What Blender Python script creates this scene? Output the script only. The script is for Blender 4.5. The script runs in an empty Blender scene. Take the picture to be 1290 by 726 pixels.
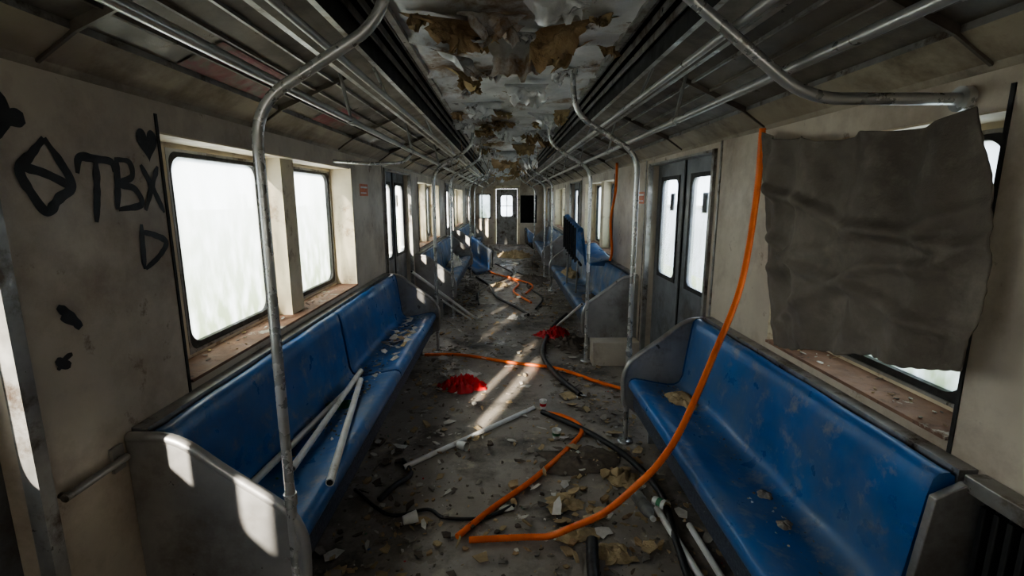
import bpy, bmesh, math, random
from mathutils import Vector, Matrix, noise, Quaternion
random.seed(7)
S = bpy.context.scene
try:
    S.view_settings.view_transform = 'AgX'
    S.view_settings.look = 'AgX - Medium High Contrast'
except Exception as e:
    print(e)

# ------------------------------------------------------------------ materials
def M(name, base, var=None, scale=4, rough=.6, metal=0, bump=0.0, bscale=30, stain=None,
      sscale=2.0, sthr=(.5, .65), stain2=None, s2scale=7, s2thr=(.58, .68), stretch=(1, 1, 1), rvar=.15, emis=None, spec=.5):
    m = bpy.data.materials.new(name); m.use_nodes = True
    N = m.node_tree.nodes; L = m.node_tree.links
    b = N['Principled BSDF']
    tc = N.new('ShaderNodeTexCoord'); mp = N.new('ShaderNodeMapping')
    mp.inputs['Scale'].default_value = stretch
    L.new(tc.outputs['Object'], mp.inputs['Vector'])
    def noi(sc, det=6, r=.6):
        n = N.new('ShaderNodeTexNoise'); n.inputs['Scale'].default_value = sc
        n.inputs['Detail'].default_value = det; n.inputs['Roughness'].default_value = r
        L.new(mp.outputs['Vector'], n.inputs['Vector']); return n
    def ramp(src, a, bb):
        r = N.new('ShaderNodeMapRange'); r.inputs['From Min'].default_value = a; r.inputs['From Max'].default_value = bb
        L.new(src, r.inputs['Value']); return r.outputs['Result']
    def mix(fac, c1, c2):
        x = N.new('ShaderNodeMix'); x.data_type = 'RGBA'; L.new(fac, x.inputs[0])
        for i, c in ((6, c1), (7, c2)):
            if isinstance(c, tuple): x.inputs[i].default_value = (*c, 1)
            else: L.new(c, x.inputs[i])
        return x.outputs[2]
    if var is None: var = tuple(c*.65 for c in base)
    n1 = noi(scale)
    col = mix(ramp(n1.outputs['Fac'], .35, .65), base, var)
    if stain: col = mix(ramp(noi(sscale, 8, .7).outputs['Fac'], *sthr), col, stain)
    if stain2: col = mix(ramp(noi(s2scale, 8, .7).outputs['Fac'], *s2thr), col, stain2)
    L.new(col, b.inputs['Base Color'])
    mr = N.new('ShaderNodeMapRange'); mr.inputs['From Min'].default_value = .3; mr.inputs['From Max'].default_value = .7
    mr.inputs['To Min'].default_value = max(.05, rough-rvar); mr.inputs['To Max'].default_value = min(1, rough+rvar)
    L.new(noi(scale*2.3).outputs['Fac'], mr.inputs['Value']); L.new(mr.outputs['Result'], b.inputs['Roughness'])
    b.inputs['Metallic'].default_value = metal
    b.inputs['Specular IOR Level'].default_value = spec
    if bump:
        bp = N.new('ShaderNodeBump'); bp.inputs['Strength'].default_value = bump; bp.inputs['Distance'].default_value = .01
        L.new(noi(bscale, 8, .65).outputs['Fac'], bp.inputs['Height']); L.new(bp.outputs['Normal'], b.inputs['Normal'])
    return m

def glassmat(name, haze, dirt=(.62, .665, .68), dirt2=(.30, .36, .25), sc=3, low=None, vr=.2):
    m = bpy.data.materials.new(name); m.use_nodes = True
    N = m.node_tree.nodes; L = m.node_tree.links
    N.remove(N['Principled BSDF']); out = N['Material Output']
    tr = N.new('ShaderNodeBsdfTransparent'); tl = N.new('ShaderNodeBsdfTranslucent'); gl = N.new('ShaderNodeBsdfGlossy')
    tr.inputs[0].default_value = (.86, .90, .93, 1)
    gl.inputs['Roughness'].default_value = .15
    tc = N.new('ShaderNodeTexCoord'); mp = N.new('ShaderNodeMapping'); mp.inputs['Scale'].default_value = (1, 1.6, .7)
    n = N.new('ShaderNodeTexNoise'); n.inputs['Scale'].default_value = sc; n.inputs['Detail'].default_value = 8
    L.new(tc.outputs['Object'], mp.inputs[0]); L.new(mp.outputs[0], n.inputs['Vector'])
    r = N.new('ShaderNodeMapRange'); r.inputs['From Min'].default_value = .3; r.inputs['From Max'].default_value = .7
    r.inputs['To Min'].default_value = max(0, haze-vr); r.inputs['To Max'].default_value = min(1, haze+vr)
    L.new(n.outputs['Fac'], r.inputs['Value'])
    # grime: thicker toward the sill
    sp = N.new('ShaderNodeSeparateXYZ'); L.new(tc.outputs['Object'], sp.inputs[0])
    g = N.new('ShaderNodeMapRange'); g.inputs['From Min'].default_value = 1.7; g.inputs['From Max'].default_value = .95
    L.new(sp.outputs['Z'], g.inputs['Value'])
    n2 = N.new('ShaderNodeTexNoise'); n2.inputs['Scale'].default_value = 9; n2.inputs['Detail'].default_value = 8; L.new(mp.outputs[0], n2.inputs['Vector'])
    mu = N.new('ShaderNodeMath'); mu.operation = 'MULTIPLY'; L.new(g.outputs[0], mu.inputs[0])
    r2 = N.new('ShaderNodeMapRange'); r2.inputs['From Min'].default_value = .3; r2.inputs['From Max'].default_value = .6; L.new(n2.outputs['Fac'], r2.inputs['Value']); L.new(r2.outputs[0], mu.inputs[1])
    cm = N.new('ShaderNodeMix'); cm.data_type = 'RGBA'; cm.inputs[6].default_value = (*dirt, 1); cm.inputs[7].default_value = (*dirt2, 1)
    L.new(mu.outputs[0], cm.inputs[0]); L.new(cm.outputs[2], tl.inputs[0])
    mx = N.new('ShaderNodeMixShader'); L.new(r.outputs[0], mx.inputs[0]); L.new(tr.outputs[0], mx.inputs[1]); L.new(tl.outputs[0], mx.inputs[2])
    m2 = N.new('ShaderNodeMixShader'); m2.inputs[0].default_value = .04
    L.new(mx.outputs[0], m2.inputs[1]); L.new(gl.outputs[0], m2.inputs[2]); L.new(m2.outputs[0], out.inputs['Surface'])
    return m

m_wall = M('cream_wall_paint', (.60, .53, .435), (.47, .41, .335), 2.2, .45, bump=.10, bscale=14, stain=(.23, .16, .11), sscale=1.6, sthr=(.47, .76), stain2=(.14, .08, .045), s2scale=5, s2thr=(.62, .71))
m_reveal = M('cream_reveal_paint', (.72, .63, .46), (.58, .5, .37), 5, .6, bump=.1, stain=(.28, .18, .10), sscale=5, sthr=(.56, .68))
m_ledge = M('rusty_ledge', (.30, .17, .115), (.19, .105, .075), 8, .8, bump=.4, stain=(.50, .44, .37), sscale=4, sthr=(.58, .62), stain2=(.08, .05, .04), s2scale=12)
m_floor = M('dirty_floor', (.35, .31, .265), (.23, .20, .17), 1.6, .42, bump=.5, bscale=40, stain=(.055, .047, .04), sscale=1.3, sthr=(.50, .64), stain2=(.48, .41, .30), s2scale=4.5, s2thr=(.57, .70), rvar=.25)
m_blue = M('blue_fibreglass', (.014, .14, .42), (.011, .095, .30), 3, .38, bump=.06, bscale=25, stain=(.12, .16, .22), sscale=2.2, sthr=(.42, .76), stain2=(.27, .27, .28), s2scale=9, s2thr=(.55, .74))
m_blue2 = M('dusty_blue_fibreglass', (.03, .12, .32), (.08, .12, .18), 3, .5, bump=.1, bscale=25, stain=(.17, .175, .18), sscale=2.6, sthr=(.46, .62), stain2=(.09, .08, .07), s2scale=9, s2thr=(.55, .66))
m_dkblue = M('speckled_skirt', (.08, .09, .12), (.035, .042, .06), 60, .6, bump=.3, bscale=80, stain=(.32, .31, .3), sscale=40, sthr=(.62, .7))
m_steel = M('stainless_panel', (.46, .45, .44), (.34, .33, .32), 4, .38, .6, bump=.05, bscale=60, stain=(.20, .17, .14), sscale=3, sthr=(.48, .72), rvar=.12)
m_pole = M('chrome_pole', (.56, .56, .56), (.46, .46, .45), 6, .28, .6, stain=(.34, .30, .26), sscale=9, sthr=(.55, .8), rvar=.08)
m_rail = M('dull_rail', (.46, .46, .45), (.36, .36, .35), 6, .33, .6, rvar=.08)
m_door = M('door_steel', (.23, .24, .26), (.16, .17, .185), 3, .42, .4, bump=.04, stain=(.10, .085, .07), sscale=3, sthr=(.50, .72))
m_rubber = M('black_rubber', (.018, .018, .018), (.03, .03, .03), 20, .6)
m_black = M('black_hose_rubber', (.012, .012, .013), (.03, .03, .03), 20, .45)
m_orange = M('orange_conduit', (.92, .20, .025), (.72, .13, .015), 9, .42, stain=(.3, .1, .04), sscale=14, sthr=(.62, .74))
m_cove = M('cove_panel', (.17, .147, .12), (.11, .093, .077), 3, .40, bump=.1, stain=(.055, .042, .033), sscale=2, sthr=(.48, .66))
m_band = M('cream_band', (.38, .33, .25), (.28, .24, .185), 3, .45, bump=.1, stain=(.12, .09, .065), sscale=2.3, sthr=(.50, .70))
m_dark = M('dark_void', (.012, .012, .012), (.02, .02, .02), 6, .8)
m_alu = M('aluminium_trim', (.38, .37, .36), (.25, .24, .22), 8, .4, .5, stain=(.11, .08, .06), sscale=6, sthr=(.52, .64))
m_foil = M('foil_insulation', (.84, .84, .85), (.56, .56, .57), 3.5, .40, .3, bump=.7, bscale=9, stain=(.34, .23, .14), sscale=2.2, sthr=(.54, .63), stain2=(.10, .07, .05), s2scale=5, s2thr=(.60, .67), rvar=.15)
m_insul = M('brown_insulation', (.52, .38, .23), (.33, .22, .12), 8, .9, bump=.8, bscale=40, stain=(.12, .08, .05), sscale=6, sthr=(.54, .66))
m_foam = M('yellow_foam', (.50, .38, .22), (.32, .24, .14), 14, .95, bump=.8, bscale=60)
m_white = M('white_plastic', (.76, .75, .73), (.62, .6, .56), 12, .4, stain=(.4, .35, .28), sscale=9, sthr=(.6, .7))
m_paper = M('dirty_paper', (.64, .61, .56), (.44, .41, .36), 20, .8)
m_grime = M('grey_rubble', (.28, .25, .21), (.16, .14, .12), 20, .9)
m_dleaf = M('dark_rubble', (.09, .07, .055), (.15, .12, .09), 20, .9)
m_red = M('red_fabric', (.62, .012, .018), (.38, .008, .012), 12, .6, bump=.3)
m_cloth = M('grey_tarp', (.23, .20, .168), (.165, .143, .12), 2.5, .95, bump=.35, bscale=140, stain=(.105, .086, .07), sscale=1.8, sthr=(.42, .72), stain2=(.31, .275, .23), s2scale=4, s2thr=(.52, .80))
m_ink = M('black_spray_paint', (.012, .011, .012), (.02, .02, .022), 15, .5)
m_sticker = M('orange_sticker', (.70, .20, .09), (.55, .15, .07), 30, .5)
m_pink = M('faded_pink_poster', (.24, .045, .06), (.16, .038, .042), 9, .5, stain=(.14, .11, .09), sscale=7)
m_green = M('green_leaf_litter', (.05, .2, .09), (.03, .12, .05), 20, .6)
m_win = glassmat('hazy_window_glass', .74)
m_dglass = glassmat('door_glass', .34, sc=2)
m_fill_frost = glassmat('fill_frosted_glass', 1.0, (.42, .44, .46), (.3, .31, .28), vr=0)  # diffusing pane for the added fill openings behind the camera
m_bottle = glassmat('clear_plastic', .45, (.8, .8, .8), (.8, .8, .8), 9)
m_grass = M('outside_grass', (.16, .21, .08), (.22, .23, .13), .6, .95)
m_conc = M('outside_concrete', (.28, .30, .35), (.22, .24, .28), .8, .9)

# ------------------------------------------------------------------ mesh builder
class MB:
    def __init__(s, name, mats):
        s.name = name; s.mats = mats; s.v = []; s.f = []; s.mi = []; s.sm = []
    def add(s, vs, fs, m=0, smooth=False):
        o = len(s.v); s.v += [tuple(v) for v in vs]
        for f in fs:
            s.f.append([i+o for i in f]); s.mi.append(m); s.sm.append(smooth)
    def box(s, x0, x1, y0, y1, z0, z1, m=0):
        x0, x1 = min(x0, x1), max(x0, x1)
        vs = [(x, y, z) for x in (x0, x1) for y in (y0, y1) for z in (z0, z1)]
        s.add(vs, [(0, 1, 3, 2), (4, 6, 7, 5), (0, 4, 5, 1), (2, 3, 7, 6), (0, 2, 6, 4), (1, 5, 7, 3)], m)
    def tube(s, pts, r, m=0, n=10, cap=True):
        pts = [Vector(p) for p in pts]; rf = r if callable(r) else (lambda i: r)
        T = []
        for i in range(len(pts)):
            a = pts[max(0, i-1)]; b = pts[min(len(pts)-1, i+1)]; T.append((b-a).normalized())
        up = Vector((0, 0, 1)) if abs(T[0].z) < .9 else Vector((1, 0, 0))
        u = T[0].cross(up).normalized(); vs = []
        for i, p in enumerate(pts):
            if i: u = (u - T[i]*u.dot(T[i])).normalized()
            w = T[i].cross(u); rr = rf(i)
            for k in range(n):
                a = 2*math.pi*k/n; vs.append(p + u*math.cos(a)*rr + w*math.sin(a)*rr)
        fs = []
        for i in range(len(pts)-1):
            for k in range(n):
                fs.append((i*n+k, i*n+(k+1) % n, (i+1)*n+(k+1) % n, (i+1)*n+k))
        s.add(vs, fs, m, True)
        if cap:
            s.add(vs[:n], [list(range(n))[::-1]], m); s.add(vs[-n:], [list(range(n))], m)
    def grid(s, fn, nu, nv, m=0, smooth=True, mfn=None):
        vs = [fn(i/nu, j/nv) for i in range(nu+1) for j in range(nv+1)]
        fs = [(i*(nv+1)+j, (i+1)*(nv+1)+j, (i+1)*(nv+1)+j+1, i*(nv+1)+j+1) for i in range(nu) for j in range(nv)]
        s.add(vs, fs, m, smooth)
    def prismY(s, out, y0, y1, m=0):
        n = len(out); vs = [(x, y0, z) for x, z in out]+[(x, y1, z) for x, z in out]
        s.add(vs, [list(range(n)), list(range(n, 2*n))[::-1]]+[(i, (i+1) % n, n+(i+1) % n, n+i) for i in range(n)], m)
    def ring(s, o, inn, r, x0, x1, m=0):
        """panel in YZ plane: o, inn=(y0,y1,z0,z1); rounded opening; thickness x0..x1"""
        I = []; O = []; K = 8
        cs = [(inn[1]-r, inn[3]-r, 0, o[1], o[3]), (inn[0]+r, inn[3]-r, 90, o[0], o[3]), (inn[0]+r, inn[2]+r, 180, o[0], o[2]), (inn[1]-r, inn[2]+r, 270, o[1], o[2])]
        for ci, (cy, cz, a0, oy, oz) in enumerate(cs):
            for k in range(K+1):
                a = math.radians(a0+90*k/K); I.append((cy+r*math.cos(a), cz+r*math.sin(a)))
                p0 = (oy, cz) if ci % 2 == 0 else (cy, oz); p1 = (cy, oz) if ci % 2 == 0 else (oy, cz)
                t = k/K
                if t <= .5: q = (p0[0]+(oy-p0[0])*t*2, p0[1]+(oz-p0[1])*t*2)
                else: q = (oy+(p1[0]-oy)*(t*2-1), oz+(p1[1]-oz)*(t*2-1))
                O.append(q)
        n = len(I); vs = []
        for x in (x0, x1):
            vs += [(x, *p) for p in I]; vs += [(x, *p) for p in O]
        fs = []
        for i in range(n):
            j = (i+1) % n
            fs += [(i, j, n+j, n+i), (2*n+i, 3*n+i, 3*n+j, 2*n+j), (i, 2*n+i, 2*n+j, j), (n+i, n+j, 3*n+j, 3*n+i)]
        s.add(vs, fs, m)
    def build(s, bevel=0, recalc=True):
        me = bpy.data.meshes.new(s.name); me.from_pydata(s.v, [], s.f)
        for mt in s.mats: me.materials.append(mt)
        me.polygons.foreach_set('material_index', s.mi); me.polygons.foreach_set('use_smooth', s.sm)
        if recalc:
            bm = bmesh.new(); bm.from_mesh(me); bmesh.ops.recalc_face_normals(bm, faces=bm.faces); bm.to_mesh(me); bm.free()
        me.update()
        ob = bpy.data.objects.new(s.name, me); S.collection.objects.link(ob)
        if bevel:
            b = ob.modifiers.new('bevel', 'BEVEL'); b.width = bevel; b.segments = 2; b.limit_method = 'ANGLE'; b.angle_limit = math.radians(50)
        return ob

def cat(pts, step=.03):
    P = [Vector(p) for p in pts]; P = [P[0]*2-P[1]]+P+[P[-1]*2-P[-2]]; out = []
    for i in range(1, len(P)-2):
        a, b, c, d = P[i-1:i+3]; n = max(2, int((c-b).length/step))
        for k in range(n):
            t = k/n; out.append(.5*((2*b)+(c-a)*t+(2*a-5*b+4*c-d)*t*t+(3*b-a-3*c+d)*t**3))
    out.append(P[-2]); return out
def fillet(pts, r=.08, n=7):
    P = [Vector(p) for p in pts]; out = [P[0]]
    for i in range(1, len(P)-1):
        a = (P[i-1]-P[i]); b = (P[i+1]-P[i]); ra = min(r, a.length*.45); rb = min(r, b.length*.45)
        p0 = P[i]+a.normalized()*ra; p2 = P[i]+b.normalized()*rb
        for k in range(n+1):
            t = k/n; out.append(p0*(1-t)**2+P[i]*2*t*(1-t)+p2*t*t)
    out.append(P[-1]); return out
def nz(x, y, z=0, s=1): return noise.noise(Vector((x*s, y*s, z*s)))

Y0, Y1 = -1.2, 17.1
WX, GX = 1.26, 1.45
# ------------------------------------------------------------------ floor
b = MB('floor', [m_floor])
b.grid(lambda u, v: (-1.44+2.88*u, Y0-.1+(Y1-Y0+1.2)*v, -.004+.004*nz(u*8, v*60)), 30, 200)
b.build()

# ------------------------------------------------------------------ walls
ZT = 1.94
wins = {-1: [(1.79, 3.92, [(2.08, 2.80), (3.16, 3.87)]), (6.85, 8.98, [(7.1, 7.8), (8.2, 8.9)]), (11.8, 13.9, [(12.05, 12.75), (13.1, 13.8)])],
        1: [(1.30, 2.30, [(1.45, 2.10)]), (5.9, 7.98, [(6.05, 6.75), (7.15, 7.85)]), (10.7, 12.8, [(10.95, 11.65), (12.0, 12.7)]), (15.2, 16.7, [(15.4, 16.3)])]}
doors = {-1: [(-.2, 1.15), (4.98, 6.28), (9.95, 11.25), (15.0, 16.3)], 1: [(3.08, 4.42), (8.45, 9.8), (13.5, 14.85)]}
wz0, wz1 = .90, 1.83
wn = dn = 0
for sg, nm in ((-1, 'wall_left'), (1, 'wall_right')):
    b = MB(nm, [m_wall, m_reveal, m_ledge, m_alu, m_rubber, m_dark])
    ops = [(a, c, wz0, wz1) for a, c, _ in wins[sg]]+[(a, c, 0, 1.90) for a, c in doors[sg]]
    ops.sort(); y = Y0
    for a, c, z0, z1 in ops:
        b.box(sg*WX, sg*1.42, y, a, 0, ZT)
        if z0 > 0: b.box(sg*WX, sg*1.42, a, c, 0, z0)
        b.box(sg*WX, sg*1.42, a, c, z1, ZT)
        y = c
    b.box(sg*WX, sg*1.42, y, Y1, 0, ZT)
    for a, c, ws in wins[sg]:
        b.box(sg*(WX-.012), sg*1.42, a, c, wz0, wz0+.012, 2)          # ledge
        b.box(sg*(WX-.006), sg*1.415, c-.004, c+.0, wz0+.012, wz1, 1)   # far reveal skin
        b.box(sg*(WX+.002), sg*1.42, a, c, wz1-.006, wz1, 1)
        b.box(sg*(WX-.004), sg*(WX+.002), a-.014, a-.002, .86, ZT-.05, 4)
        # outer skin
        prev = a-.02
        for i, (p, q) in enumerate(ws):
            b.box(sg*1.42, sg*1.47, prev, p-.03, wz0, wz1, 1)
            b.box(sg*1.42, sg*1.47, p-.03, q+.03, wz0, .93, 1); b.box(sg*1.42, sg*1.47, p-.03, q+.03, 1.80, wz1, 1)
            prev = q+.03
            if i: b.box(sg*1.32, sg*1.42, ws[i-1][1]+.05, p-.14, wz0+.012, wz1-.006, 1)
        b.box(sg*1.42, sg*1.47, prev, c+.02, wz0, wz1, 1)
    # panel seams and trims
    for yy in ([1.16, 4.9, 9.9] if sg < 0 else [2.98, 4.55, 8.35, 9.95]):
        b.box(sg*(WX-.006), sg*WX, yy, yy+.02, .0, ZT, 3)
    for a, c in doors[sg]:
        b.box(sg*(WX-.02), sg*(WX+.02), a-.03, a+.005, 0, 1.9, 3); b.box(sg*(WX-.02), sg*(WX+.02), c-.005, c+.035, 0, 1.9, 3)
        b.box(sg*(WX-.01), sg*1.40, a, c, 1.885, 1.90, 3)
    b.build()
    for a, c, ws in wins[sg]:
        for p, q in ws:
            wn += 1; w = MB('window_%d' % wn, [m_rubber, m_win, m_alu])
            w.ring((p-.03, q+.03, .93, 1.80), (p, q, .965, 1.775), .07, sg*1.425, sg*1.465, 0)
            w.ring((p-.034, q+.034, .926, 1.804), (p-.022, q+.022, .938, 1.792), .05, sg*1.418, sg*1.43, 2)
            w.box(sg*1.448, sg*1.452, p-.02, q+.02, .945, 1.79, 1)
            w.build()
    for a, c in doors[sg]:
        dn += 1; d = MB('door_%d' % dn, [m_door, m_rubber, m_dglass])
        mid = (a+c)/2
        for p, q in ((a, mid-.006), (mid+.006, c)):
            cc = (p+q)/2; hw = .205
            d.ring((p, q, -.003, 1.895), (cc-hw, cc+hw, .94, 1.76), .07, sg*1.33, sg*1.37, 0)
            d.ring((cc-hw-.02, cc+hw+.02, .92, 1.78), (cc-hw+.012, cc+hw-.012, .952, 1.748), .06, sg*1.324, sg*1.332, 1)
            d.box(sg*1.349, sg*1.353, cc-hw-.005, cc+hw+.005, .935, 1.765, 2)
            d.box(sg*1.322, sg*1.33, p+.03, q-.03, .08, .10, 0)
            if sg > 0 or a > 0: d.box(sg*1.355, sg*1.362, cc-.05, cc+.05, 1.50, 1.64, 1)      # sticker on the pane
        d.box(sg*1.32, sg*1.37, mid-.012, mid+.012, .01, 1.89, 1)
        d.build()

# end wall + back wall
b = MB('wall_end', [m_wall, m_dark, m_reveal, m_insul])
def ew(x0, x1, z0, z1, m=0): b.box(x0, x1, Y1, Y1+.08, z0, z1, m)
ew(-1.47, -.98, 0, 2.4); ew(-.98, -.55, 0, .9); ew(-.98, -.55, 1.75, 2.4); ew(-.55, -.37, 0, 2.4)
ew(-.37, .37, 1.92, 2.4); ew(.37, .48, 0, 2.4); ew(.48, 1.05, 0, .75); ew(.48, 1.05, 1.7, 2.4); ew(1.05, 1.47, 0, 2.4)
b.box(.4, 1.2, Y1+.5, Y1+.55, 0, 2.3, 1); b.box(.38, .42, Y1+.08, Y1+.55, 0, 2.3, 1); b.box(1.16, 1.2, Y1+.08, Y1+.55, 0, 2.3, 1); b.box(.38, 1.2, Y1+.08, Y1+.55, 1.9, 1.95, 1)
b.box(-.46, -.38, Y1-.05, Y1, 0, 2.0, 2); b.box(.38, .46, Y1-.05, Y1, 0, 2.0, 2); b.box(-.46, .46, Y1-.05, Y1, 1.93, 2.03, 2)
b.build()
def end_door(name, ybase, g=None):
    d = MB(name, [m_alu, g or m_dglass, m_rubber])
    d.ring((-.365, .365, -.003, 1.915), (-.2, .2, .98, 1.7), .08, 0, .04, 0)
    d.box(.018, .022, -.21, .21, .97, 1.71, 1)
    d.box(-.004, .03, -.012, .012, .98, 1.70, 0); d.box(-.004, .03, -.2, .2, 1.33, 1.35, 0)
    d.ring((-.3, .3, .12, .8), (-.27, .27, .15, .77), .03, -.01, .0, 0)
    d.v = [(y, ybase+.02+x, z) for x, y, z in d.v]; d.box(.26, .3, ybase-.02, ybase+.02, .95, 1.05, 2); d.build()
end_door('door_end', Y1)
end_door('door_back_fill', Y0-.06, m_fill_frost)  # unseen rear door; its frosted pane is added to give soft front light
w = MB('window_end', [m_rubber, m_win]); w.ring((-.985, -.545, .895, 1.755), (-.95, -.58, .93, 1.72), .05, 0, .06, 0); w.box(.02, .03, -.97, -.56, .91, 1.74, 1)
w.v = [(y, Y1+.01+x, z) for x, y, z in w.v]; w.build()
b = MB('wall_back', [m_wall, m_alu])
def bw(x0, x1, z0, z1, m=0): b.box(x0, x1, Y0-.08, Y0, z0, z1, m)
bw(-.365, .365, 1.915, 2.42)
for sg in (-1, 1):
    bw(sg*.365, sg*.55, 0, 2.42); bw(sg*.55, sg*1.0, 0, .95); bw(sg*.55, sg*1.0, 1.75, 2.42); bw(sg*1.0, sg*1.47, 0, 2.42)
b.box(-.42, -.36, Y0, Y0+.02, 0, 1.95, 1); b.box(.36, .42, Y0, Y0+.02, 0, 1.95, 1); b.box(-.42, .42, Y0, Y0+.02, 1.92, 1.97, 1)
b.build()
for sg in (-1, 1):
    w = MB('window_back_fill', [m_rubber, m_fill_frost]); a0, a1 = sorted((sg*.545, sg*1.005))  # unseen windows behind the camera, added as soft front fill
    w.ring((a0, a1, .945, 1.755), (a0+.04, a1-.04, .985, 1.715), .06, -.08, 0.01, 0); w.box(-.04, -.03, a0+.02, a1-.02, .96, 1.74, 1)
    w.v = [(y, Y0+x, z) for x, y, z in w.v]; w.build()

# ------------------------------------------------------------------ ceiling
b = MB('ceiling', [m_foil, m_band, m_cove, m_dark, m_alu, m_insul])
def ceilf(u, v):
    x = -.5+u; y = Y0+(Y1-Y0)*v
    k = (y+.35) % .62
    seam = -.03*math.exp(-((k-.31)/.022)**2)
    z = 2.335+seam+.028*nz(x*2.5, y*2.5, 3)+.016*nz(x*8, y*8, 5)+.006*nz(x*20, y*20, 7)
    return (x, y, z)
b.grid(ceilf, 36, 900, 0)
b.box(-1.3, 1.3, Y0-.05, Y1+.05, 2.42, 2.45, 3)
prof = [((1.265, 1.925), (1.25, 1.955), 1), ((1.25, 1.955), (1.15, 2.025), 1), ((1.15, 2.025), (1.15, 2.045), 4), ((1.15, 2.045), (.80, 2.195), 2), ((.80, 2.195), (.80, 2.165), 4),
        ((.80, 2.165), (.775, 2.165), 4), ((.775, 2.165), (.655, 2.205), 2), ((.655, 2.205), (.63, 2.205), 4), ((.63, 2.205), (.63, 2.42), 3), ((.50, 2.42), (.50, 2.325), 4)]
for sg in (-1, 1):
    for (xa, za), (xb, zb), m in prof:
        def pf(u, v, xa=xa, za=za, xb=xb, zb=zb, m=m):
            y = Y0+(Y1-Y0)*v; w = .006*nz(xa*3+u, y*1.7, m) if m in (1, 2) else 0
            return (sg*(xa+(xb-xa)*u), y, za+(zb-za)*u+w*math.sin(math.pi*u))
        b.grid(pf, 4, 120, m, smooth=False)
    # longitudinal slats, seams and ribs
    for xx, zz in ((.60, 2.27), (.565, 2.30), (.535, 2.33)): b.box(sg*xx, sg*(xx+.008), Y0, Y1, zz, zz+.03, 4)
    for xx in (1.06, .96, .87):
        z = 2.045+(1.15-xx)/.35*.15
        b.box(sg*xx, sg*(xx+.012), Y0, Y1, z-.012, z+.004, 4 if xx < .9 else 2)
    y = .2
    while y < Y1:
        b.prismY([(sg*1.25, 1.945), (sg*1.14, 2.02), (sg*.80, 2.175), (sg*.80, 2.2), (sg*1.14, 2.05), (sg*1.26, 1.97)], y, y+.010, 2)
        y += 1.15
b.box(-.52, -.49, Y0, Y1, 2.315, 2.34, 4); b.box(.49, .52, Y0, Y1, 2.315, 2.34, 4)
b.build()

# torn insulation flaps
b = MB('torn_ceiling_insulation', [m_insul, m_foil, m_foam])
def flap(ox, oy, oz, w, l, ang, yawd, curl, m, sd):
    ca, sa = math.cos(math.radians(yawd)), math.sin(math.radians(yawd))
    nv = 14; pts = []; p = Vector((0, 0)); a = ang
    for j in range(nv+1):
        pts.append(p.copy()); p = p+Vector((math.cos(a), -math.sin(a)))*l/nv; a += curl/nv
    def fn(u, v):
        q = pts[min(nv, int(round(v*nv)))]
        ww = w*(1-.5*v*abs(nz(sd, v*3))-.35*v)+.05*nz(sd+3, v*5+u*2)
        lx = (u-.5)*ww+.03*nz(sd, v*6, u*2); ly = q.x+.04*v*nz(u*6, sd, v*2)+.05*v*nz(u*11, sd+7); lz = q.y+.05*v*nz(u*4+sd, v*3)+(.04*nz(u*9, sd)*v)
        return (ox+lx*ca-ly*sa, oy+lx*sa+ly*ca, min(oz+lz, 2.335))
    b.grid(fn, 14, nv, m)
FL = [(-.28, 2.15, .3, .26, 200, 0), (.05, 2.35, .35, .3, 170, 1), (.22, 2.2, .28, .24, 150, 0), (-.1, 2.1, .3, .22, 190, 1), (.33, 2.5, .22, .2, 120, 0), (-.38, 2.6, .25, .28, 230, 1), (.15, 1.9, .3, .14, 180, 1),
      (-.35, 3.0, .25, .2, 250, 2), (.1, 3.3, .3, .16, 180, 1), (-.2, 3.9, .35, .16, 170, 1), (.3, 4.4, .3, .14, 200, 1), (0, 5.2, .4, .18, 180, 1), (-.3, 6, .3, .2, 160, 1), (.2, 6.8, .35, .2, 190, 2), (0, 7.8, .5, .22, 180, 1)]
for i, (x, y, w_, l_, yw, m) in enumerate(FL): flap(x, y, 2.325, w_, l_, .25+.5*random.random(), yw, random.uniform(.5, 1.6), m, i*3.7)
for i in range(60):
    flap(random.uniform(-.45, .45), random.uniform(8.0, 16.8), 2.325, random.uniform(.2, .5), random.uniform(.12, .32), random.uniform(.1, .6), random.uniform(0, 360), random.uniform(.3, 1.5), random.choice([0, 1, 1, 2]), i*1.3+90)
for i in range(52):
    flap(random.uniform(-.45, .45), random.choice([2.1, 2.4, 3.0, 3.6, 4.25, 4.9, 5.5, 6.1, 6.7, 7.4, 8.0])+random.gauss(0, .06), 2.325, random.uniform(.06, .26), random.uniform(.05, .16), random.uniform(.2, .9), random.uniform(150, 210), random.uniform(.1, .9), random.choice([0, 1, 1, 2]), i*2.3+50)
b.build(recalc=False)
b = MB('hanging_ceiling_wires', [m_black, m_insul])
for i in range(22):
    x = random.choice([-1, 1])*random.uniform(.3, .62); y = random.uniform(5, 16); l = random.uniform(.15, .5)
    b.tube(cat([(x, y, 2.34), (x+random.uniform(-.05, .05), y+.03, 2.34-l*.5), (x+random.uniform(-.1, .1), y+random.uniform(-.1, .1), 2.34-l)], .04), .004, i % 2, 6)
b.build()

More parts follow.
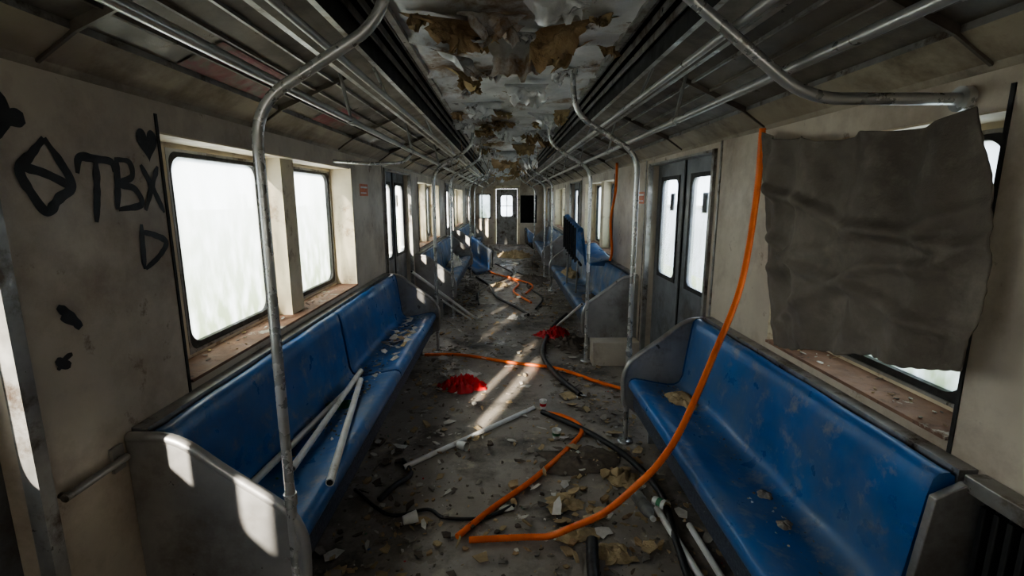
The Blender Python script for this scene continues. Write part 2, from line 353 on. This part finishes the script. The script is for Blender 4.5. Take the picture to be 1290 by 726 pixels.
# ------------------------------------------------------------------ rails & poles
for sg in (-1, 1):
    b = MB('overhead_handrail', [m_rail])
    b.tube([(sg*.775, y, 1.965) for y in [0.1+i*.5 for i in range(33)]], .015, 0, 12)
    b.tube([(sg*.60, y, 2.07) for y in [0.1+i*.5 for i in range(33)]], .013, 0, 12)
    for y in [.9+i*1.53 for i in range(11)]:
        b.tube([(sg*.775, y, 1.965), (sg*.82, y, 2.19)], .008, 0, 8)
        b.tube([(sg*.60, y, 2.07), (sg*.66, y, 2.21)], .007, 0, 8)
        b.tube([(sg*.775, y-.03, 1.965), (sg*.775, y+.03, 1.965)], .02, 0, 12)
    b.build()
def pole(sg, y):
    b = MB('grab_pole', [m_pole])
    b.tube(fillet([(sg*.755, y, 0.004), (sg*.755, y, 1.86), (sg*.37, y, 2.09), (sg*.35, y, 2.335)], .11), .0165, 0, 14)
    b.tube([(sg*.755, y, .002), (sg*.755, y, .012), (sg*.755, y, .016)], lambda i: (.05, .048, .02)[i], 0, 18)
    b.tube([(sg*.35, y, 2.30), (sg*.35, y, 2.335)], .035, 0, 16)
    b.tube([(sg*.755, y, .60), (sg*.755, y, .64)], .021, 0, 14)
    b.build()
for y in (1.46, 4.92, 6.42, 9.86, 11.36, 14.85): pole(-1, y)
for y in (2.99, 4.62, 8.38, 9.95, 13.4): pole(1, y)
b = MB('grab_bar', [m_pole])
b.tube(fillet([(.33, 1.44, 2.335), (.36, 1.44, 2.22), (.80, 1.42, 1.875), (1.258, 1.42, 1.875)], .1), .0165, 0, 14)
b.tube([(1.235, 1.42, 1.875), (1.258, 1.42, 1.875)], .035, 0, 16); b.build()
b = MB('grab_bar', [m_pole])
b.tube(fillet([(-1.258, 3.55, 1.86), (-1.0, 3.55, 1.84), (-.80, 3.75, 1.86), (-.775, 4.0, 1.965)], .1), .012, 0, 12); b.build()
b = MB('wall_handle', [m_alu])
b.tube([(-1.235, 1.20, .80), (-1.235, 1.42, .80)], .012, 0, 10)
for y in (1.215, 1.405): b.tube([(-1.235, y, .80), (-1.26, y, .80)], .009, 0, 8)
b.box(-1.26, -1.25, 1.385, 1.43, .76, .84, 0); b.build()

# ------------------------------------------------------------------ benches
BP = [(.80, .375), (.775, .378), (.757, .392), (.75, .415), (.752, .44), (.765, .458), (.79, .464), (.84, .456), (.92, .438), (1.0, .424), (1.045, .425), (1.075, .442), (1.09, .48), (1.10, .56), (1.115, .68), (1.13, .79), (1.14, .835), (1.155, .853), (1.18, .856), (1.20, .845), (1.205, .80)]
def seat_shell(b, sg, y0, y1, m=0, tf=None):
    L = y1-y0; nv = max(8, int(L/.03))
    def fn(u, v):
        k = u*(len(BP)-1); i = min(int(k), len(BP)-2); t = k-i
        x = BP[i][0]*(1-t)+BP[i+1][0]*t; z = BP[i][1]*(1-t)+BP[i+1][1]*t
        y = y0+L*v
        e = min(v, 1-v)*L; rr = max(0, 1-e/.03)
        per = .5-.5*math.cos(2*math.pi*(y-y0)/(L/max(1, round(L/.47))))
        dip = .008*per
        if .8 < x < 1.07: z -= dip*math.sin(math.pi*(x-.8)/.27)
        if x >= 1.07 and z > .46: x += dip*.8
        if 3 <= k <= 17.5: z -= .010*rr*rr if x < 1.08 else 0
        if x > 1.08: x += .010*rr*rr
        p = (sg*x, y, z)
        return tf(p) if tf else p
    b.grid(fn, len(BP)-1, nv, m)
    for yy in (y0, y1):   # side closure
        out = [(sg*x, yy, z) for x, z in BP]+[(sg*1.17, yy, .80), (sg*1.10, yy, .40)]
        if tf: out = [tf(p) for p in out]
        b.add(out, [list(range(len(out)))], m)
PANEL = [(.745, .27), (.728, .30), (.722, .44), (.735, .51), (.765, .565), (.82, .615), (.90, .675), (.98, .735), (1.04, .785), (1.09, .82), (1.15, .84), (1.258, .842), (1.258, .22), (.80, .22)]
def end_panel(b, sg, y, m):
    b.prismY([(sg*x, z) for x, z in PANEL], y-.014, y+.014, m)
    b.tube(cat([(sg*x, y, z) for x, z in PANEL[:12]], .02), .0145*1.25, m, 10)
    b.box(sg*.90, sg*1.25, y-.012, y+.012, 0, .24, m)
    for zz in (.30, .40): b.tube([(sg*.78, y-.02, zz), (sg*.78, y+.02, zz)], .009, m, 8)
def bench(sg, mods, p0=True, p1=True, name='train_bench', blue=None):
    b = MB(name, [blue or m_blue, m_dkblue, m_steel, m_wall, m_alu])
    for a, c in mods: seat_shell(b, sg, a+.004, c-.004)
    ya, yb = mods[0][0], mods[-1][1]
    b.box(sg*.955, sg*1.22, ya+.01, yb-.01, 0.0, .37, 1)
    b.box(sg*.785, sg*.80, ya+.01, yb-.01, .26, .385, 1)
    b.box(sg*.80, sg*.96, ya+.01, yb-.01, .36, .385, 1)
    b.box(sg*1.205, sg*1.258, ya, yb, .80, .866, 4)
    y = ya+.2
    while y < yb-.1:
        b.prismY([(sg*.79, .28), (sg*.79, .37), (sg*.96, .37), (sg*.96, .10)], y, y+.03, 4); y += .75
    if p0: end_panel(b, sg, ya-.016, 2)
    if p1: end_panel(b, sg, yb+.016, 2)
    return b.build()
bench(-1, [(1.48, 3.13), (3.13, 4.80)])
bench(-1, [(6.5, 8.15), (8.15, 9.8)], blue=m_blue2)
bench(-1, [(11.45, 13.1), (13.1, 14.75)], blue=m_blue2)
bench(1, [(1.20, 2.95)], p0=False)
bench(1, [(4.68, 6.5), (6.5, 8.3)], blue=m_blue2)
bench(1, [(10.05, 11.7), (11.7, 13.3)], blue=m_blue2)
# cream skirt box below right bench end
b = MB('equipment_box', [m_wall, m_alu]); b.box(.80, 1.25, 4.46, 4.645, 0, .235); b.box(.795, .805, 4.45, 4.65, .2, .24, 0); b.build(.006)
# bracket + heater grille at near right
b = MB('heater_grille', [m_alu, m_dark, m_steel])
b.box(1.245, 1.258, .3, 1.16, .08, .82, 1)
for i in range(24): b.box(1.215, 1.246, .32+i*.035, .335+i*.035, .10, .80, 1)
b.box(1.20, 1.258, .2, 1.18, .82, .866, 0); b.box(1.21, 1.258, .3, 1.16, .05, .09, 0)
b.prismY([(.98, 0.0), (.98, .36), (1.08, .42), (1.12, .80), (1.20, .84), (1.258, .84), (1.258, 0)], 1.165, 1.19, 2)
b.build(.003)

# dislodged seats
def dislodged(cx, cy, cz, yaw, tilt, length=.88, base=.45, legs=True):
    b = MB('dislodged_bench_seat', [m_blue if legs else m_blue2, m_dark, m_alu])
    Rm = Matrix.Rotation(math.radians(tilt), 3, 'X')@Matrix.Rotation(math.radians(yaw), 3, 'Z')
    def tf(p):
        q = Rm@Vector((p[0]-.98, p[1]-.1-length/2, p[2]-.4)); return (q.x+cx, q.y+cy, q.z+cz)
    seat_shell(b, 1, .1, .1+length, 0, tf)
    for k in range(7):
        yy = .14+k*(length-.1)/6
        b.tube([tf((1.21, yy, .42)), tf((1.225, yy, .84))], .012, 1, 6)
    if legs:
        for yy in (.2, length-.03):
            for xx in (.80, 1.16):
                a = tf((xx, yy, .42)); b.tube([a, (a[0]*.98, a[1], base)], .012, 2, 8)
    b.tube([tf((.85, .1, .40)), tf((.85, .1+length, .40))], .015, 1, 8); b.tube([tf((1.15, .1, .40)), tf((1.15, .1+length, .40))], .015, 1, 8)
    b.build()
dislodged(1.0, 6.15, .88, 183, 8)
dislodged(-.72, 10.6, .18, 35, 24, .8, 0.0, False)
dislodged(.85, 13.9, .25, 160, -20, .8, 0.0, False)

# ------------------------------------------------------------------ cloth
b = MB('hanging_tarp', [m_cloth])
TL, TR, BR, BL = Vector((2.40, 1.915)), Vector((1.31, 1.835)), Vector((1.20, 1.15)), Vector((2.08, .95))
def sm(a): a = max(0, min(1, a)); return a*a*(3-2*a)
def clf(u, v):
    p = (TL*(1-u)+TR*u)*(1-v)+(BL*(1-u)+BR*u)*v
    edge = sm(u/.10)*sm((1-u)/.10)
    rag = 1-edge
    sag = -.045*math.sin(math.pi*u)*(1-v)-.02*abs(math.sin(u*math.pi*3))*(1-v)
    p = p+Vector((-.06*math.sin(math.pi*v)*u+rag*(.010*nz(v*5, 3)+.004*nz(v*30, 8)), .04*nz(u*4, 9)*v+.008*nz(u*30, 2)*(v > .96)+sag))
    bulge = .055*math.sin(math.pi*u)*math.sin(math.pi*min(1, v*.8+.1))
    f = .024*math.sin(u*26+v*3.0+2.2*nz(u*2, v*2))*(1-.45*v)+.030*nz(u*5+v*2.5, v*2.5, 5)+.012*nz(u*13-v*5, v*7, 11)+.004*nz(u*30, v*20, 1)
    for c0, sl_, am in ((.22, -.30, .028), (.45, -.42, .030), (.66, .30, .024), (.90, .42, .026)):
        f -= am*math.exp(-((v-c0+sl_*u+.05*nz(u*4, c0*9))/.030)**2)
    x = WX-.075-bulge-.02*v+f*(.25+.75*edge)
    return (min(x, WX-.010), p.x, p.y)
b.grid(clf, 150, 130)
ob = b.build(recalc=False); so = ob.modifiers.new('s', 'SOLIDIFY'); so.thickness = .004

# ------------------------------------------------------------------ hoses
def hose(name, pts, r, mat, ribbed=True, n=10):
    b = MB(name, [mat]); P = cat(pts, .006 if ribbed else .02)
    b.tube(P, (lambda i: r*(1.0 if i % 2 else .86)) if ribbed else r, 0, n)
    return b.build()
OR = 'corrugated_conduit'
hose(OR, [(1.19, 2.40, 1.93), (1.2, 2.42, 1.60), (1.127, 2.35, 1.177), (.95, 2.2, .86), (.753, 2.02, .587), (.633, 1.95, .45), (.528, 1.93, .35), (.40, 1.95, .21), (.264, 2.0, .10), (.16, 2.02, .04), (.047, 2.04, .02), (-.216, 2.025, .02)], .0165, m_orange)
hose(OR, [(-.274, 2.05, .018), (-.11, 2.265, .018), (.109, 2.516, .018), (.358, 2.87, .018), (.48, 3.09, .018), (.455, 3.24, .018), (.36, 3.35, .018), (.234, 3.40, .018)], .0165, m_orange)
hose(OR, [(-.876, 4.78, .018), (-.505, 4.77, .018), (-.017, 4.54, .018), (.432, 4.36, .018), (.747, 4.03, .018), (.94, 3.85, .018)], .0165, m_orange)
hose(OR, [(-.65, 11.9, .018), (-.33, 10.35, .018), (.16, 9.5, .018), (.45, 8.8, .018), (.3, 8.0, .018)], .018, m_orange, False)
hose(OR, [(.35, 7.3, .018), (.1, 8.2, .018), (.2, 9.0, .018), (.0, 9.9, .018)], .018, m_orange, False)
hose(OR, [(1.16, 5.35, 1.97), (1.19, 5.5, 1.7), (1.17, 5.6, 1.35), (1.2, 5.62, 1.0), (1.18, 5.62, .88)], .014, m_orange, False)
BH = 'black_rubber_hose'
hose(BH, [(.23, 3.41, .02), (.43, 3.2, .02), (.605, 2.96, .02), (.73, 2.7, .02), (.80, 2.37, .02), (.76, 2.03, .02), (.72, 1.7, .02)], .019, m_black, False)
hose(BH, [(.80, 6.5, .022), (.6, 6.0, .022), (.45, 5.47, .022), (.34, 4.75, .022), (.415, 4.19, .022), (.565, 3.72, .022)], .024, m_black, False)
hose(BH, [(-.64, 9.8, .02), (-.35, 8.8, .02), (-.2, 7.78, .02), (.1, 7.0, .02), (.27, 6.5, .02)], .02, m_black, False)
hose(BH, [(.36, 2.0, .03), (.33, 1.8, .03), (.32, 1.6, .03)], .028, m_black, False)
hose('black_cable', [(-.88, 2.45, .01), (-.64, 2.23, .01), (-.45, 2.27, .01), (-.35, 2.2, .01), (-.15, 2.2, .01), (.0, 2.3, .01)], .009, m_black, False)
hose('black_cable', [(-.72, 2.35, .012), (-.66, 2.45, .03), (-.6, 2.6, .012), (-.68, 2.75, .012)], .016, m_black, False)
hose('black_cable', [(.2, 10.5, .012), (.5, 9.6, .012), (.35, 8.8, .012), (.55, 7.7, .012), (.4, 6.9, .012)], .015, m_black, False)
hose('black_cable', [(-.5, 12.5, .012), (-.1, 11.2, .012), (.1, 10.2, .012), (-.2, 9.2, .012), (-.5, 8.2, .012), (-.45, 7.2, .012)], .014, m_black, False)

def pipe(p, q, r=.016, name='white_pipe'):
    b = MB(name, [m_white, m_dark]); p = Vector(p); q = Vector(q); d = (q-p).normalized()
    b.tube([p, p+d*.002, q-d*.002, q], lambda i: r, 0, 14); b.tube([p-d*.001, p+d*.01], r*.75, 1, 10); b.tube([q-d*.01, q+d*.001], r*.75, 1, 10)
    b.build()
pipe((-1.075, 1.745, .462), (-.984, 2.92, .462)); pipe((-.953, 1.90, .466), (-.99, 3.03, .49)); pipe((-.745, 1.77, .482), (-.96, 2.92, .47), .017)
pipe((-.654, 2.657, .018), (.173, 3.486, .018)); pipe((.74, 2.25, .018), (.80, 1.6, .018), .017); pipe((.86, 2.12, .018), (.88, 1.6, .018), .015)
pipe((-.434, 6.3, .016), (-1.0, 4.90, .865)); pipe((-.50, 6.25, .016), (-.72, 5.0, .55), .012)
pipe((.75, 4.9, .52), (.6, 5.9, .018), .014)
pipe((-.3, 12.5, .016), (.3, 11.8, .016))

# ------------------------------------------------------------------ heaps / fabric
def heap(name, cx, cy, rx, ry, h, mat, sd, z0=0.0, rot=0, sh=6, crumple=0):
    b = MB(name, [mat]); nr, na = (16, 48) if not crumple else (34, 110); vs = [(cx, cy, z0+h*.5)]; fs = []
    for i in range(1, nr+1):
        r = i/nr
        for k in range(na):
            a = 2*math.pi*k/na; ed = 1+.45*nz(math.cos(a)*1.3+sd, math.sin(a)*1.3, sd)+.25*nz(math.cos(a)*4+sd, math.sin(a)*4, sd)
            x = rx*r*ed*math.cos(a); y = ry*r*ed*math.sin(a)
            z = h*(1-r**2)*(.35+1.1*abs(nz(x*sh/.3+sd, y*sh/.3*.6, sd)))+.01*abs(nz(x*50, y*50, sd))
            if crumple:
                rid = 1-abs(nz(x*14+sd, y*14, sd*2))*2.6; rid2 = 1-abs(nz(x*30+sd*3, y*24, sd))*2.4
                z = (1-r**4)*h*(.15+.55*max(0, rid)**2+.28*max(0, rid2)**2)*(1.1-.5*r)
            if i == nr: z = 0
            vs.append((cx+x*math.cos(rot)-y*math.sin(rot), cy+x*math.sin(rot)+y*math.cos(rot), z0+max(0, z)+.002))
    for k in range(na): fs.append((0, 1+k, 1+(k+1) % na))
    for i in range(nr-1):
        for k in range(na): fs.append((1+i*na+k, 1+i*na+(k+1) % na, 1+(i+1)*na+(k+1) % na, 1+(i+1)*na+k))
    b.add(vs, fs, 0, True); b.build()
heap('red_cloth', -.40, 3.95, .20, .15, .13, m_red, 1.0, crumple=1); heap('red_cloth', .55, 5.5, .24, .20, .13, m_red, 4.0, crumple=1)
heap('red_cloth', -.90, 1.60, .035, .03, .02, m_red, 6.0, .44)
heap('white_rag', -.42, 4.22, .13, .09, .07, m_paper, 41.0, crumple=1); heap('white_rag', .12, 6.4, .12, .12, .08, m_paper, 42.0, crumple=1)
heap('cloth_pile', -.55, 12.2, .35, .5, .45, m_paper, 2.0); heap('cloth_pile', -.62, 11.1, .22, .4, .3, m_foam, 3.0)
heap('cloth_pile', -.95, 8.6, .14, .5, .22, m_paper, 33.0, .43); heap('cloth_pile', -.95, 12.8, .14, .6, .35, m_paper, 34.0, .43)
heap('ash_pile', .95, 5.4, .14, .4, .10, m_dleaf, 35.0, .43); heap('foam_pile', .95, 7.4, .14, .4, .12, m_foam, 36.0, .43)
heap('foam_pile', .63, 2.55, .10, .09, .07, m_foam, 8.0); heap('foam_pile', .30, 2.08, .12, .06, .03, m_foam, 9.0)
heap('foam_pile', .26, 2.32, .1, .08, .025, m_foam, 10.); heap('foam_pile', 1.0, 2.68, .08, .13, .07, m_foam, 11., .425)
heap('foam_pile', .5, 3.75, .11, .08, .02, m_foam, 12.); heap('foam_pile', .45, 1.95, .1, .07, .03, m_foam, 13.)
heap('ash_pile', .42, 2.75, .26, .18, .03, m_dleaf, 14.); heap('ash_pile', .66, 5.3, .2, .4, .06, m_dleaf, 15.); heap('ash_pile', .5, 9.5, .3, .5, .12, m_dleaf, 16.)
heap('ash_pile', -.6, 8.6, .2, .5, .08, m_grime, 17.); heap('leaf_pile', -1.0, 2.62, .08, .07, .035, m_green, 18., .43)
heap('foam_pile', .2, 13.5, .5, .6, .2, m_foam, 19.); heap('ash_pile', -.5, 14.5, .3, .5, .2, m_grime, 20.)
heap('foam_pile', -.15, 8.9, .2, .2, .06, m_foam, 43.); heap('foam_pile', .55, 11.4, .2, .3, .15, m_grime, 44.)
heap('rubble_lump', 1.0, 1.75, .03, .03, .03, m_grime, 21., .424); heap('rubble_lump', .97, 1.56, .028, .024, .028, m_grime, 22., .428)

# cups, bottle
def cup(x, y, r, h, mats, tilt=0, yaw=0, name='paper_cup'):
    b = MB(name, mats); R = Matrix.Rotation(yaw, 3, 'Z')@Matrix.Rotation(tilt, 3, 'X')
    zz = [(.7, 0), (.72, 0.001), (.82, .35), (.86, .36), (.93, .7), (1, .98), (1.06, .99), (1.06, 1.0), (.97, 1.0), (.7, .05), (0.01, .04)]
    vs = []; n = 20
    for rr, z in zz:
        for k in range(n):
            a = 2*math.pi*k/n; p = R@Vector((r*rr*math.cos(a), r*rr*math.sin(a), z*h)); vs.append((p.x+x, p.y+y, p.z+.003+(r*abs(math.sin(tilt)))))
    for i in range(len(zz)-1):
        b.add(vs[i*n:(i+2)*n], [(k, (k+1) % n, n+(k+1) % n, n+k) for k in range(n)], 1 if (len(mats) > 1 and i in (2, 3)) else 0, True)
    b.add(vs[:n], [list(range(n))], 0); b.build()
cup(.245, 3.5, .028, .07, [m_white, m_red]); cup(.30, 3.04, .032, .06, [m_white, m_green]); cup(.74, 2.30, .03, .08, [m_white, m_green], 1.5, .6); cup(-.55, 2.15, .03, .07, [m_white], 1.5, 2); cup(-.35, 2.9, .03, .07, [m_white], 1.5, 1)
b = MB('plastic_bottle', [m_bottle, m_white])
bp = [(0, .005), (.01, .03), (.03, .034), (.06, .031), (.07, .034), (.10, .031), (.11, .034), (.15, .034), (.18, .025), (.20, .013), (.215, .012)]
b.tube([(.655+t*.15, 2.36-t*.98, .036) for t, _ in bp], lambda i: bp[i][1], 0, 18); b.tube([(.655+t*.15, 2.36-t*.98, .036) for t in (.212, .228)], .014, 1, 14); b.build()

# ------------------------------------------------------------------ debris
b = MB('floor_debris', [m_paper, m_grime, m_dleaf, m_foam, m_insul, m_green, m_red, m_blue])
def flake(x, y, z, s, m, thick=None):
    n = random.randint(4, 7); a0 = random.random()*6; tx, ty = random.uniform(-.35, .35), random.uniform(-.35, .35)
    el = random.uniform(.3, 1); rt = random.random()*6; t = thick if thick is not None else s*random.uniform(.05, .4)
    top = []
    for k in range(n):
        a = a0+2*math.pi*k/n; r = s*random.uniform(.45, 1.15); px, py = r*math.cos(a), r*math.sin(a)*el
        qx, qy = px*math.cos(rt)-py*math.sin(rt), px*math.sin(rt)+py*math.cos(rt)
        top.append((x+qx, y+qy, z+t+abs(tx)*s+abs(ty)*s+(qx*tx+qy*ty)))
    bot = [(p[0], p[1], max(z, p[2]-t)) for p in top]
    b.add(top+bot, [list(range(n)), list(range(n, 2*n))[::-1]]+[(k, (k+1) % n, n+(k+1) % n, n+k) for k in range(n)], m)
for i in range(12500):
    y = 1.2+random.random()**1.5*15.5
    x = random.uniform(-.93, .93) if random.random() < .5 else random.choice([-1, 1])*abs(random.gauss(.66, .16))
    if abs(x) > .93: continue
    dens = .45+1.1*nz(x*2.2, y*1.6, 4)
    if random.random() > dens+.2: continue
    s = random.choice([.004, .005, .007, .009, .012, .017, .03])*random.uniform(.7, 1.3)
    k = random.choices([0, 1, 2, 3, 4, 5, 6, 7], [2.2, 6, 3.5, 3, 2.8, .2, .12, .1])[0]
    flake(x, y, .0, min(s, .012) if k >= 5 else s, k)
for i in range(200):
    flake(random.uniform(-.9, .9), 1.6+random.random()**1.2*14, 0, random.uniform(.03, .07), random.choices([0, 1, 3, 2], [5, 3, 4, 2])[0], .003)
for i in range(110):   # foam scraps near front right
    flake(random.gauss(.45, .25), random.gauss(2.25, .38), 0, random.uniform(.01, .045), random.choice([3, 3, 4]), None)
for i in range(70):
    flake(random.uniform(-.8, -.35), random.uniform(2.9, 4.9), 0, random.uniform(.01, .04), random.choice([0, 0, 1, 3]), .003)
for (x, y, s) in ((.13, 3.93, .05), (-.5, 4.4, .06), (.0, 3.0, .04), (-.45, 2.15, .05), (.05, 5.1, .05)): flake(x, y, 0, s, 0, .002)
b.build()
b = MB('seat_debris', [m_paper, m_grime, m_dleaf, m_foam, m_insul, m_green])
for sg in (-1, 1):
    for i in range(760):
        r = random.random()
        if sg < 0: y = random.choice([random.gauss(2.7, .3), random.gauss(4.0, .5), random.uniform(1.6, 9.5)])
        else: y = random.choice([random.uniform(1.3, 2.9), random.gauss(2.7, .12), random.uniform(4.8, 8.2)])
        x = random.uniform(.82, 1.04)
        if (sg < 0 and not (1.55 < y < 4.7 or 6.6 < y < 9.7)) or (sg > 0 and not (1.25 < y < 2.9 or 4.75 < y < 8.2)): continue
        flake(sg*x, y, .437 if x < .92 else .424, random.uniform(.003, .014 if sg < 0 else .008), random.choices([0, 1, 2, 3, 4, 5], [2.5 if sg < 0 else .3, 4, 5, 1.2 if sg < 0 else .4, 1, .6 if sg < 0 else 0])[0])
for i in range(46): flake(-random.uniform(.83, 1.03), random.gauss(3.9, .4), .44, random.uniform(.025, .06), random.choice([0, 0, 0, 3]), .003)  # pale scraps: part paper litter, part stand-in for a white sun patch
b.build()
b = MB('ledge_debris', [m_paper, m_grime, m_dleaf, m_foam, m_insul, m_white])
for i in range(70):
    sg = random.choice([-1, 1]); y = random.uniform(1.85, 3.8) if sg < 0 else random.uniform(1.35, 2.25)
    flake(sg*random.uniform(1.275, 1.40), y, .912, random.uniform(.004, .016), random.choice([0, 1, 3, 4]), .003)
b.build()

# ------------------------------------------------------------------ graffiti, stickers
b = MB('graffiti', [m_ink])
def stroke(pts, w=.011):
    w *= 1.25
    P = cat([(0, p[0], p[1]) for p in pts], .006); n = len(P); vs = []
    for i, p in enumerate(P):
        t = (P[min(n-1, i+1)]-P[max(0, i-1)]).normalized(); nn = Vector((0, -t.z, t.y))
        e = min(i, n-1-i)/max(1, n-1); ww = w*(.55+.45*min(1, e*6))*(1+.25*nz(p.y*40, p.z*40))
        for s_ in (-1, 1): vs.append((-WX+.002+i*1e-6, (p+nn*ww*s_).y, (p+nn*ww*s_).z))
    b.add(vs, [(2*i, 2*i+1, 2*i+3, 2*i+2) for i in range(n-1)], 0)
stroke([(1.344, 1.756), (1.30, 1.71), (1.263, 1.67), (1.285, 1.61), (1.318, 1.565), (1.36, 1.60), (1.407, 1.635), (1.38, 1.70), (1.344, 1.756)])
stroke([(1.263, 1.68), (1.33, 1.665), (1.41, 1.63)], .010)
stroke([(1.43, 1.67), (1.445, 1.715), (1.50, 1.715), (1.558, 1.71), (1.565, 1.68)], .010); stroke([(1.50, 1.71), (1.49, 1.63), (1.470, 1.53)], .010)
stroke([(1.58, 1.725), (1.57, 1.64), (1.556, 1.565)], .010); stroke([(1.575, 1.72), (1.63, 1.715), (1.635, 1.67), (1.58, 1.645), (1.64, 1.63), (1.66, 1.58), (1.56, 1.565)], .009)
stroke([(1.68, 1.71), (1.72, 1.64), (1.765, 1.55)], .009); stroke([(1.76, 1.71), (1.715, 1.63), (1.675, 1.56)], .009)
stroke([(1.647, 1.515), (1.64, 1.44), (1.635, 1.365)], .009); stroke([(1.64, 1.49), (1.70, 1.475), (1.755, 1.445), (1.71, 1.40), (1.64, 1.365)], .009)
# heart
hp = []
for k in range(40):
    t = 2*math.pi*k/40; hp.append((1.725+.0030*16*math.sin(t)**3, 1.785+.0038*(13*math.cos(t)-5*math.cos(2*t)-2*math.cos(3*t)-math.cos(4*t))))
b.add([(-WX+.002, y, z) for y, z in hp], [list(range(40))], 0)
stroke([(1.20, 1.74), (1.24, 1.80), (1.23, 1.86)], .02); stroke([(1.21, 1.80), (1.25, 1.795), (1.30, 1.80)], .018)
stroke([(1.30, 1.31), (1.33, 1.28), (1.36, 1.235)], .011); stroke([(1.305, 1.28), (1.35, 1.25)], .009); stroke([(1.27, 1.17), (1.29, 1.15), (1.31, 1.14)], .010); stroke([(1.27, 1.14), (1.30, 1.165), (1.32, 1.17)], .007)
b.build(recalc=False)
for nm, sg, y0, y1, z0, z1 in (('warning_sticker', -1, 4.15, 4.38, 1.62, 1.72), ('warning_sticker', 1, 4.60, 4.86, 1.55, 1.66)):
    b = MB(nm, [m_sticker, m_white]); b.box(sg*(WX-.003), sg*WX, y0, y1, z0, z1, 0); b.box(sg*(WX-.004), sg*WX, y0+.02, y1-.02, z1-.035, z1-.02, 1); b.box(sg*(WX-.004), sg*WX, y0+.02, y1-.05, z0+.02, z0+.03, 1); b.build()
b = MB('advert_poster', [m_pink, m_paper])
for y0, y1 in ((1.75, 2.35), (2.9, 3.3)):
    vs = [(-1.143, y0, 2.044), (-1.143, y1, 2.044), (-.98, y1, 2.113), (-.98, y0, 2.113)]
    b.add(vs, [(0, 1, 2, 3)], 0)
b.build(recalc=False)

# ------------------------------------------------------------------ outside
b = MB('ground', [m_grass, m_conc]); b.grid(lambda u, v: (-60+120*u, -50+120*v, -1.25+.1*nz(u*20, v*20)), 40, 40, 0); b.build()
b = MB('platform_wall', [m_conc, m_grime])
for sg in (-1, 1):
    b.box(sg*7, sg*7.25, -5, 30, -1.3, 1.25, 0); b.box(sg*6.95, sg*7.3, -5, 30, 1.25, 1.33, 1)
    for i in range(12): b.box(sg*6.93, sg*7.3, -5+i*3, -4.8+i*3, -1.3, 1.7, 0)
b.build()

# ------------------------------------------------------------------ light
W = bpy.data.worlds.new('World'); S.world = W; W.use_nodes = True
bg = W.node_tree.nodes['Background']
N = W.node_tree.nodes; L = W.node_tree.links
tc = N.new('ShaderNodeTexCoord'); sp = N.new('ShaderNodeSeparateXYZ'); mr = N.new('ShaderNodeMapRange'); mx = N.new('ShaderNodeMix'); mx.data_type = 'RGBA'
L.new(tc.outputs['Generated'], sp.inputs[0]); L.new(sp.outputs['Z'], mr.inputs['Value']); mr.inputs['From Max'].default_value = .7
L.new(mr.outputs[0], mx.inputs[0]); mx.inputs[6].default_value = (.96, .95, 1, 1); mx.inputs[7].default_value = (.75, .81, 1, 1)
L.new(mx.outputs[2], bg.inputs['Color']); bg.inputs['Strength'].default_value = 9.0
sl = bpy.data.lights.new('sun', 'SUN'); sl.energy = 60; sl.angle = .02; sl.color = (1, .85, .68)
so = bpy.data.objects.new('sun', sl); S.collection.objects.link(so)
so.rotation_euler = Vector((.32, .883, -.342)).to_track_quat('-Z', 'Y').to_euler(); so.location = (-10, -20, 10)

# ------------------------------------------------------------------ camera
cd = bpy.data.cameras.new('camera'); cd.sensor_width = 36; cd.lens = 17.02; cd.clip_start = .02
co = bpy.data.objects.new('camera', cd); S.collection.objects.link(co)
co.location = (-.04, 0, 1.6); co.rotation_euler = (math.radians(79.5), 0, math.radians(-.75)); S.camera = co
